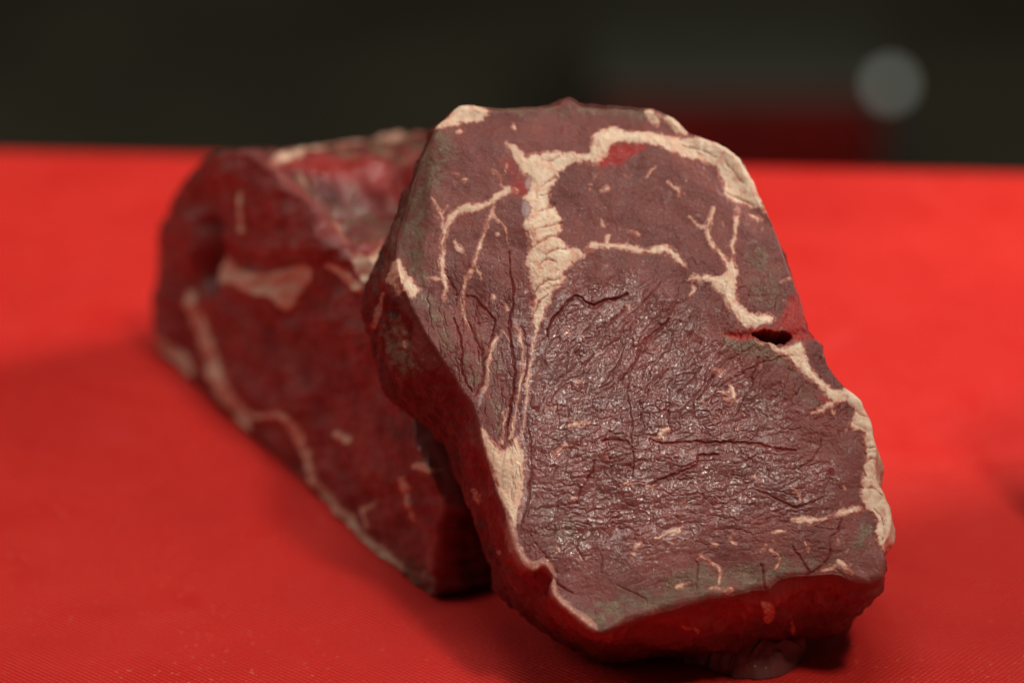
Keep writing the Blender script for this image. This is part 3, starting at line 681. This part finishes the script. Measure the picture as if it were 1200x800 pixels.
FATA = FATA*(1-.55*FOLDR)
PINK = smooth(5.5, 1.2, FAT)*smooth(-2, 0, FAT)*.9
FATA = FATA*(1-smooth(4.0, 1.5, FAT)*smooth(-.5, .5, FAT)*.65*smooth(-.15, .55, perlin(RF.X/17, RF.Y/17, 131)+.4*perlin(RF.X/5, RF.Y/5, 132)))
def front_face(R, X, Y, de):
    k_ = smooth(0, 12, de)
    X = X + k_*(1.7*perlin(X/13, Y/13, 111)+.8*perlin(X/5, Y/5, 112)); Y = Y + k_*(1.7*perlin(X/13, Y/13, 113)+.8*perlin(X/5, Y/5, 114))
    S = lambda M: R.sample(M, X, Y)
    fid = R.sample(FID, X, Y, 0); fv = S(FAT)
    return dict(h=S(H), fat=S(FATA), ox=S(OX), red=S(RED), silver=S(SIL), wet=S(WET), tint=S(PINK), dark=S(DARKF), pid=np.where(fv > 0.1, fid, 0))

# markings of the side wall, in the same traced coordinates
WF = RF.new(-50.); WFID = np.zeros(RF.X.shape, int)
def wall_fat(kind, pts, name=None):
    w, v = (RF.poly(pts) if kind == 'P' else RF.line(pts)); v = v + nzA[w]
    if name: idn = len(front_parts)+1; front_parts[idn] = name
    else: idn = 0
    b_ = v > WF[w]; q_ = WFID[w]; q_[b_ & (v > -1)] = idn; WFID[w] = q_; WF[w] = np.maximum(WF[w], v)
wall_fat('P', [(463,305),(468,316),(474,330),(477,346),(470,350),(460,335),(452,330),(456,318)], 'fat_lump')
wall_fat('L', [(449,345,2),(446,356,4),(440,372,4),(438,384,2)], 'fat_strand')
wall_fat('L', [(556,574,3),(559,582,4),(561,590,2)], 'fat_fleck')
wall_fat('L', [(574,545,3),(579,560,3.5)]); wall_fat('L', [(584,646,2),(586,648,2)]); wall_fat('L', [(474,400,1.5),(475,406,2)]); wall_fat('L', [(509,421,.8),(514,416,.9)])
wall_fat('P', [(890,707),(900,705),(907,709),(906,724),(900,731),(895,728),(896,715)], 'fat_fleck')
wall_fat('L', [(928,728,1.5),(929,736,2.5),(930,742,1.5)], None)
wall_fat('L', [(799,735,1),(806,737,2),(818,739,1.2)], None)
WRED = np.maximum.reduce([
 pmask([(452,320),(466,305),(474,318),(474,335),(462,345),(448,338)], 5)*.75,
 pmask([(480,350),(500,385),(545,450),(560,500),(545,500),(520,470),(490,430),(470,380)], 12)*.55,
 pmask([(600,640),(640,670),(650,700),(690,740),(740,735),(880,700),(1000,690),(900,720),(760,750),(680,760),(620,710),(585,655)], 14)*.6,
 pmask([(540,520),(570,540),(600,620),(580,640),(550,590)], 10)*.35])
WOX = np.maximum.reduce([
 pmask([(445,385),(470,365),(490,400),(500,440),(470,445),(450,420)], 14)*.7,
 pmask([(500,150),(510,160),(480,230),(468,300),(450,330),(430,350),(460,260),(480,200)], 10)*.6])
def front_wall(R, X, Y, V, t):
    S = lambda M: R.sample(M, X, Y)
    inb = (X > 385) & (X < 1085) & (Y > 85) & (Y < 808)
    z = np.zeros(X.shape)
    fr = (X < 600) | (Y > 690)
    fv = np.where(inb & fr, S(WF), -50.)
    fat = np.clip(.5+fv/2.6, 0, 1)
    rgt = smooth(985, 1005, X)*smooth(455, 475, Y)*smooth(665, 640, Y)*smooth(.5, .25, t)[:, None]     # fat rim wraps round the right hand edge
    topf = smooth(800, 830, X)*smooth(262, 240, Y)*smooth(.5, .2, t)[:, None]
    fat = np.maximum(fat*.5, np.maximum(rgt, topf))
    h = fat*1.2
    wv = 2.6*perlin3(V*np.array([170, 170, 90]), 7) + 1.5*perlin3(V*np.array([420, 420, 160]), 5) + .7*perlin3(V*np.array([1100, 1100, 500]), 6)
    return dict(h=h + wv, fat=fat, ox=np.where(inb, S(WOX), 0), red=np.clip(np.where(inb, S(WRED), 0)*.35 + .42*smooth(.45, .0, t[:, None]+.12*perlin3(V*150, 33))*smooth(1040, 960, X)*smooth(480, 560, Y), 0, 1), silver=z, wet=z+.65, tint=z,  # redder below the rim: fresh cut plus painted translucent glow
                pid=np.where((fv > .1) & inb, R.sample(WFID, X, Y, 0), 0))

meat_front = meat_material('raw_beef_cut_face', (0.172, 0.049, 0.040), (0.106, 0.030, 0.025))
steak = thing('beef_steak', 'thick raw steak in front, marbled cut face upturned, leaning on the darker cut behind', 'steak', (0.02, 0.640, 0.0), 'raw cuts of beef on the red board')
def sit(Rg):
    Z = Rg[..., 2]
    lo = 0.0006
    k = 0.0015                                            # soft contact with the board
    Rg[..., 2] = np.where(Z < lo+k, lo + k*np.exp(np.clip((Z-lo-k)/k, -30, 0)), Z)
    return Rg
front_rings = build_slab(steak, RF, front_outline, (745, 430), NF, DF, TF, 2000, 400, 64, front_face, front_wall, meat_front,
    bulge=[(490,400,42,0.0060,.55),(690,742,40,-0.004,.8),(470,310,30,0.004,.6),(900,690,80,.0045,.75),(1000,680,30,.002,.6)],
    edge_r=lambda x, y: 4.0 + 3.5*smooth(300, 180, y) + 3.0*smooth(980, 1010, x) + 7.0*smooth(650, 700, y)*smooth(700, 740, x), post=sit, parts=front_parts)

# loose flap of meat hanging from the underside onto the board
def flap():
    pts = [(758,752),(782,772),(802,780),(818,781),(838,788),(860,794),(882,797),(905,795),(925,788),(940,776),(947,766),(938,757),(925,749),(905,742),(880,738),(850,740),(820,746)]
    P = catmull(pts, True, 22); G = ground(P[:, 0], P[:, 1], 0.0); c = G.mean(0)
    # the far side reaches back under the steak
    nA, nR = len(G), 110; V = np.zeros((nR, nA, 3))
    for i in range(nR):
        r = math.sin((i+1)/nR*math.pi/2)
        hgt = 0.0130*max(0, 1-r*r)**.62
        V[i] = c + (G-c)*r; V[i, :, 2] = hgt
    back = smooth(c[1]-.004, c[1]+.012, V[..., 1])
    V[..., 1] += back*0.010; V[..., 2] += back*0.010*(1-(np.arange(nR)[:, None]/nR)**4)
    x = V[..., 0]*1000; y = V[..., 1]*1000
    u = x*.80+y*.6; v_ = -x*.6+y*.8
    rdg = -0.0030*np.abs(perlin(u/9, v_/2.6, 3))+0.0006*perlin(u/5, v_/1.3, 6)+0.0005*perlin(u/3, v_/.8, 4)+.0004*perlin(x/4, y/4, 5)
    fade = (1-(np.arange(nR)/nR)**6)[:, None]
    V[..., 2] = np.maximum(V[..., 2]+rdg*fade, 0.0004)
    V[..., :2] += (0.0006*perlin(x/3, y/3, 8))[..., None]
    ids = np.arange(nR*nA).reshape(nR, nA); nx = np.roll(ids, -1, 1)
    q = np.stack([ids[:-1], nx[:-1], nx[1:], ids[1:]], -1).reshape(-1, 4)
    VV = np.concatenate([V.reshape(-1, 3), V[0].mean(0)[None]])
    tr = np.stack([np.full(nA, nR*nA), nx[0], ids[0]], 1)
    e = V[1, 0]-V[0, 0]
    a = np.zeros((len(VV), 4)); a[:, 3] = .25; b = a.copy(); b[:, 1] = 1.0; b[:, 0] = .03; a[:, 1] = .28
    d0 = np.cross(VV[q[0, 1]]-VV[q[0, 0]], VV[q[0, 2]]-VV[q[0, 0]])
    q2 = q if d0[2] > 0 else q[:, ::-1]; t2 = tr if d0[2] > 0 else tr[:, ::-1]
    o = mesh_np('meat_flap', VV-np.array(steak.location), q2, t2, meat_front, steak, None, {'mark_a': a, 'mark_b': b})
    return o
flap()

# ------------------------------------------------------------------ REAR CUT
P1 = ground(500., 701.); P2 = ground(193., 424.)
dr = P2-P1; dr /= np.linalg.norm(dr)
NR_ = np.array([-dr[1], dr[0], 0.])
if NR_[1] > 0: NR_ = -NR_
DR = float(P1@NR_)
rear_outline = [(179,335),(182,292),(189,257),(204,224),(224,200),(244,180),(266,177),(292,181),(312,198),(335,216),(358,240),(382,268),(405,297),(425,335),
 (445,375),(468,415),(490,450),(502,495),(510,545),(514,590),(515,630),(512,668),(508,692),(499,703),(470,687),(440,656),(412,626),(385,600),(352,566),(318,532),(285,503),(255,478),(228,452),(202,436),(186,418),(179,385)]
RR = Raster(140, 620, 110, 740, 1.0)
nzR = 2.2*perlin(RR.X/14, RR.Y/14, 83) + 1.2*perlin(RR.X/5, RR.Y/5, 84)
RFAT = RR.new(-50.); RID = np.zeros(RR.X.shape, int); rear_parts = {}
def rfat(kind, pts, name=None, tgt=None):
    w, v = (RR.poly(pts) if kind == 'P' else RR.line(pts)); v = v*1.1 + 1.2 + nzR[w]
    if name: i_ = len(rear_parts)+1; rear_parts[i_] = name
    else: i_ = 0
    b_ = v > RFAT[w]; q_ = RID[w]; q_[b_ & (v > -1)] = i_; RID[w] = q_; RFAT[w] = np.maximum(RFAT[w], v)
rfat('P', [(247,312),(254,300),(268,304),(280,314),(298,318),(320,320),(345,312),(362,312),(366,322),(352,340),(342,362),(332,360),(322,346),(304,344),(288,334),(270,330),(254,332)], 'fat_band')
rfat('L', [(222,345,4),(226,365,7),(236,395,8),(248,425,9),(262,452,9),(276,480,8),(290,500,5)], 'fat_band')
rfat('L', [(188,398,4),(196,412,7),(208,424,7),(216,436,4)], 'fat_edge')
rfat('L', [(330,482,2),(341,492,5),(350,512,5),(354,530,5),(362,552,5),(372,574,6),(390,594,7),(406,608,6),(420,626,5),(436,642,7),(450,655,8),(466,668,6)], 'fat_band')
rfat('L', [(290,486,2),(306,488,2.5),(330,486,2.5)])
rfat('L', [(384,312,3),(396,320,5),(412,332,5),(420,340,3)], 'fat_band')
rfat('L', [(400,262,3),(408,284,4),(416,306,5),(424,326,4)], None)
rfat('L', [(286,226,1),(288,245,2.5),(291,268,2)])
rfat('L', [(476,568,1),(482,590,1.6),(484,612,1)]); rfat('L', [(395,508,3),(409,516,3)]); rfat('L', [(478,560,2),(480,572,2)])
rfat('L', [(490,545,3),(504,548,4)]); rfat('L', [(440,590,1),(425,600,2),(432,618,1)])
def rmask(pts, soft=8, nz=4.0):
    M = RR.new(0.); w, v = RR.poly(pts, pad=soft*2+4)
    M[w] = smooth(-soft, soft, v + nz*perlin(RR.X[w]/20, RR.Y[w]/20, 89)); return M
w_, cv_ = RR.line([(242,262,4),(250,280,9),(246,300,9),(240,318,9),(243,336,6)], pad=16)
RCR = RR.new(0.); RCR[w_] = smooth(-9, 6, cv_)
ROX = np.maximum.reduce([rmask([(420,640),(452,652),(480,650),(512,670),(500,700),(470,690),(440,662)], 8)*.8,
                         rmask([(300,500),(340,500),(352,530),(370,570),(345,560),(318,530)], 8)*.4,
                         rmask([(485,530),(505,540),(510,560),(495,565)], 8)*.6])
RRED = np.maximum.reduce([rmask([(250,190),(320,205),(380,270),(405,300),(390,305),(300,300),(262,290),(255,240)], 14)*.42, rmask([(500,560),(530,560),(535,660),(512,680),(500,620)], 10)*.6,
                          rmask([(380,500),(420,480),(440,520),(410,550)], 20)*.22])
RH = 7*perlin(RR.X/80, RR.Y/80, 91)+4.5*perlin(RR.X/34, RR.Y/34, 92)+1.6*perlin(RR.X/13, RR.Y/13, 93)+.7*perlin(RR.X/5, RR.Y/5, 94)+1.0*perlin(RR.X/5, RR.Y/30, 95)
RH -= RCR*26
RH += smooth(-1.5, 2, RFAT)*1.5
RH += rmask([(425,640),(450,650),(480,655),(505,675),(490,695),(460,680)], 8)*(3*perlin(RR.X/9, RR.Y/9, 96))
RH += rmask([(260,200),(320,215),(400,300),(380,305),(300,300),(265,270)], 12)*7
def rear_face(R, X, Y, de):
    S = lambda M: R.sample(M, X, Y)
    fv = S(RFAT); z = np.zeros(X.shape)
    return dict(h=S(RH), fat=np.clip(.5+fv/4, 0, 1)*.9, ox=S(ROX), red=np.clip(S(RRED)*.6, 0, 1), silver=np.clip(perlin(X/26, Y/34, 141)*.5-.12, 0, .12), wet=.55+.4*S(ROX), tint=z, pid=np.where(fv > .1, R.sample(RID, X, Y, 0), 0))  # faint silver mottling paints a moist sheen into the colour
RWF = RR.new(-50.); RWR = RR.new(0.)
rw_parts = {}
RWID = np.zeros(RR.X.shape, int)
for kind, pts, nm_ in (('L', [(296,186,6),(312,196,6),(330,190,5),(352,182,4),(372,176,3)], 'fat_edge'), ('L', [(360,176,3),(395,168,3.5),(440,158,3),(500,150,2.5)], None),
                       ('L', [(392,262,4),(402,284,6),(412,304,7),(424,326,6)], 'fat_edge'), ('P', [(412,305),(440,275),(470,258),(480,275),(455,300),(440,330),(426,335)], None), ('L', [(350,207,1.5),(356,213,1.5)], None)):
    w, v = (RR.poly(pts) if kind == 'P' else RR.line(pts)); v = v+nzR[w]
    i_ = 0
    if nm_: i_ = len(rear_parts)+1; rear_parts[i_] = nm_
    b_ = v > RWF[w]; q_ = RWID[w]; q_[b_ & (v > -1)] = i_; RWID[w] = q_; RWF[w] = np.maximum(RWF[w], v)
RWR = rmask([(330,195),(370,186),(420,186),(492,188),(496,200),(460,205),(400,203),(345,203)], 6, 2)*.6
ROXW = rmask([(300,150),(560,120),(560,330),(430,330),(330,215)], 10)*(.45+.8*perlin(RR.X/30, RR.Y/9, 98))
RHOL = rmask([(360,215),(400,208),(500,205),(500,330),(440,300),(400,262)], 12, 2)
RWR = np.maximum(RWR, rmask([(400,290),(450,255),(490,262),(480,320),(430,330)], 8, 3)*.35)
def rear_wall(R, X, Y, V, t):
    S = lambda M: R.sample(M, X, Y)
    inb = (X > 145) & (X < 615) & (Y > 115) & (Y < 735); z = np.zeros(X.shape)
    fv = np.where(inb & (Y < 420), S(RWF), -50.)
    fat = np.clip(.5+fv/4, 0, 1)*.7
    h = fat*1.5 + 9*perlin3(V*np.array([38, 38, 110]), 15) + 4*perlin3(V*np.array([80, 80, 300]), 16) + 1.5*perlin3(V*500, 17)
    h = h - 26*np.where(inb & (Y < 420), S(RHOL), 0)
    red = np.where(inb & (Y < 420), S(RWR), 0)
    return dict(h=h, fat=fat, ox=np.clip(np.where(inb, S(ROXW), .3), 0, 1)*(1-red)*smooth(420, 330, Y), dark=np.maximum(smooth(380, 460, Y), .6+.35*perlin3(V*120, 44)), red=red, silver=z, wet=z+.5, tint=z, pid=np.where((fv > .1) & inb, R.sample(RWID, X, Y, 0), 0))  # lower end wall painted dark for the shade in the gap
meat_rear = meat_material('raw_beef_dark_face', (0.25, 0.058, 0.050), (0.125, 0.028, 0.025), bump=.8)
rear = thing('beef_roast', 'dark red block of raw beef on edge behind and left of the marbled steak', 'beef cut', (-0.03, 0.74, 0.0), 'raw cuts of beef on the red board')
# keep the rear cut behind the back plane of the front steak: soft meat yields where the two touch
OF = catmull(front_outline, True, 3)
def yield_(Rg):
    sd = Rg@NF - (DF-TF) + 0.0012
    Q = Rg - NF*((Rg@NF)-DF)[..., None]; qx, qy = project(Q)
    best = np.full(qx.shape, 1e9); ins = np.zeros(qx.shape, bool)
    for a, b in zip(OF, np.roll(OF, -1, 0)):
        dx, dy = b-a; Ls = dx*dx+dy*dy+1e-9; t_ = np.clip(((qx-a[0])*dx+(qy-a[1])*dy)/Ls, 0, 1)
        np.minimum(best, (qx-a[0]-t_*dx)**2+(qy-a[1]-t_*dy)**2, out=best)
        c_ = (a[1] > qy) != (b[1] > qy)
        if abs(dy) > 1e-9: ins ^= c_ & (qx < dx*(qy-a[1])/dy+a[0])
    dist = np.where(ins, 0, np.sqrt(best))
    wgt = smooth(60, 15, dist)
    Rg = Rg - NF*(np.maximum(sd, 0)*wgt)[..., None]
    return sit(Rg)
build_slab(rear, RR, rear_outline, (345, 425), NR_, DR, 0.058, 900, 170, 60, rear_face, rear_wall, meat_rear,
           bulge=[(300,185,60,-.006,.5),(350,225,50,-.005,.5),(400,290,40,-.004,.5)], edge_r=4.5, jag=1.6, pxm=0.00026, seed=20, wallshade=.25, parts=rear_parts, post=yield_)

# ------------------------------------------------------------------ unseen third chunk, added past the right edge to cast shade into the frame
def simple_face(R, X, Y, de):
    z = np.zeros(X.shape); nn = perlin(X/40, Y/40, 7)
    return dict(h=4*nn+2*perlin(X/12, Y/12, 9), fat=np.clip((perlin(X/55, Y/25, 12)-.45)*6, 0, 1), ox=z, red=z, silver=z, wet=z+.4, tint=z, pid=np.zeros(X.shape, int))
def simple_wall(R, X, Y, V, t):
    z = np.zeros(X.shape); return dict(h=z, fat=z, ox=z+.2, red=z, silver=z, wet=z+.3, tint=z, pid=np.zeros(X.shape, int))
third = thing('shade_chunk', 'unseen chunk added beyond the right edge to shade the board, modelled as raw beef', 'beef cut', (0.19, 0.73, 0.0), 'raw cuts of beef on the red board')
g0 = ground(1250., 655.); n3_ = np.array([-0.75, -0.66, 0.]); n3_ /= np.linalg.norm(n3_)
build_slab(third, RR, [(1246,300),(1262,190),(1320,110),(1420,110),(1500,190),(1530,350),(1530,460),(1520,600),(1460,650),(1380,670),(1300,680),(1252,655),(1242,500)], (1390, 400), n3_, float(g0@n3_), 0.085, 240, 60, 24,
           simple_face, simple_wall, meat_rear, edge_r=16.0, jag=1.5, pxm=0.0002, seed=40, post=sit)

# ------------------------------------------------------------------ far things on the floor: red crate with a grey lid, small lamp
def floor_at(px, py): return ground(float(px), float(py), FLOOR_Z)
cr_t = thing('storage_crate', 'blurred red plastic crate with a grey lid on the dark floor far behind the board', 'crate', (0, 0, 0))
cz = 3.15
cL = CC + ray(705., 130.)*cz; cR = CC + ray(1035., 150.)*cz
cxm = (cL[0]+cR[0])/2; cym = (cL[1]+cR[1])/2+.10; cw = cR[0]-cL[0]
cr_t.location = (cxm, cym, FLOOR_Z)
top = 0.0
zt = (CC + ray(870., 105.)*cz)[2] - FLOOR_Z
bm = box_bm(0, 0, zt/2, cw, .22, zt, .012, 3); o = bm_obj('crate_body', bm, plain('crate_red', (0.26, 0.010, 0.008), .5, .3, .1), cr_t)
bm = box_bm(0, 0, zt+.0085, cw+.014, .235, .015, .005, 2); o = bm_obj('lid', bm, plain('lid_grey', (0.17, 0.17, 0.135), .5, .3, .1), cr_t)
for sx in (-1, 1):
    bm = box_bm(sx*cw*.22, -.115, zt*.72, cw*.26, .012, .018, .004, 2); bm_obj('handle', bm, plain('crate_handle', (0.45, 0.008, 0.006), .5, .3, .1), cr_t)
lp = thing('indicator_lamp', 'small round pale lamp glowing faintly beside the red crate, far out of focus', 'lamp', (0, 0, 0))
lz = 2.9
lc = CC + ray(1043., 99.)*lz
lp.location = (lc[0], lc[1], FLOOR_Z)
hz_ = lc[2]-FLOOR_Z
bm = bmesh.new(); bmesh.ops.create_cone(bm, cap_ends=True, segments=24, radius1=.03, radius2=.026, depth=.012); bmesh.ops.translate(bm, vec=(0, 0, .006), verts=bm.verts)
bm_obj('foot', bm, plain('lamp_black', (.02, .02, .02), .5), lp)
if hz_ > .03:
    bm = bmesh.new(); bmesh.ops.create_cone(bm, cap_ends=True, segments=16, radius1=.004, radius2=.004, depth=hz_-.012-.009); bmesh.ops.translate(bm, vec=(0, 0, .012+(hz_-.021)/2), verts=bm.verts)
    bm_obj('stem', bm, plain('lamp_stem', (.03, .03, .03), .5), lp)
em, nt, b = nodes_of('lamp_glow'); b.inputs['Base Color'].default_value = (.5, .5, .45, 1)
b.inputs['Emission Color'].default_value = (0.78, 0.86, 0.76, 1); b.inputs['Emission Strength'].default_value = 0.52
bm = bmesh.new(); bmesh.ops.create_uvsphere(bm, u_segments=24, v_segments=16, radius=.009); bmesh.ops.translate(bm, vec=(0, 0, hz_), verts=bm.verts)
bm_obj('bulb', bm, em, lp)
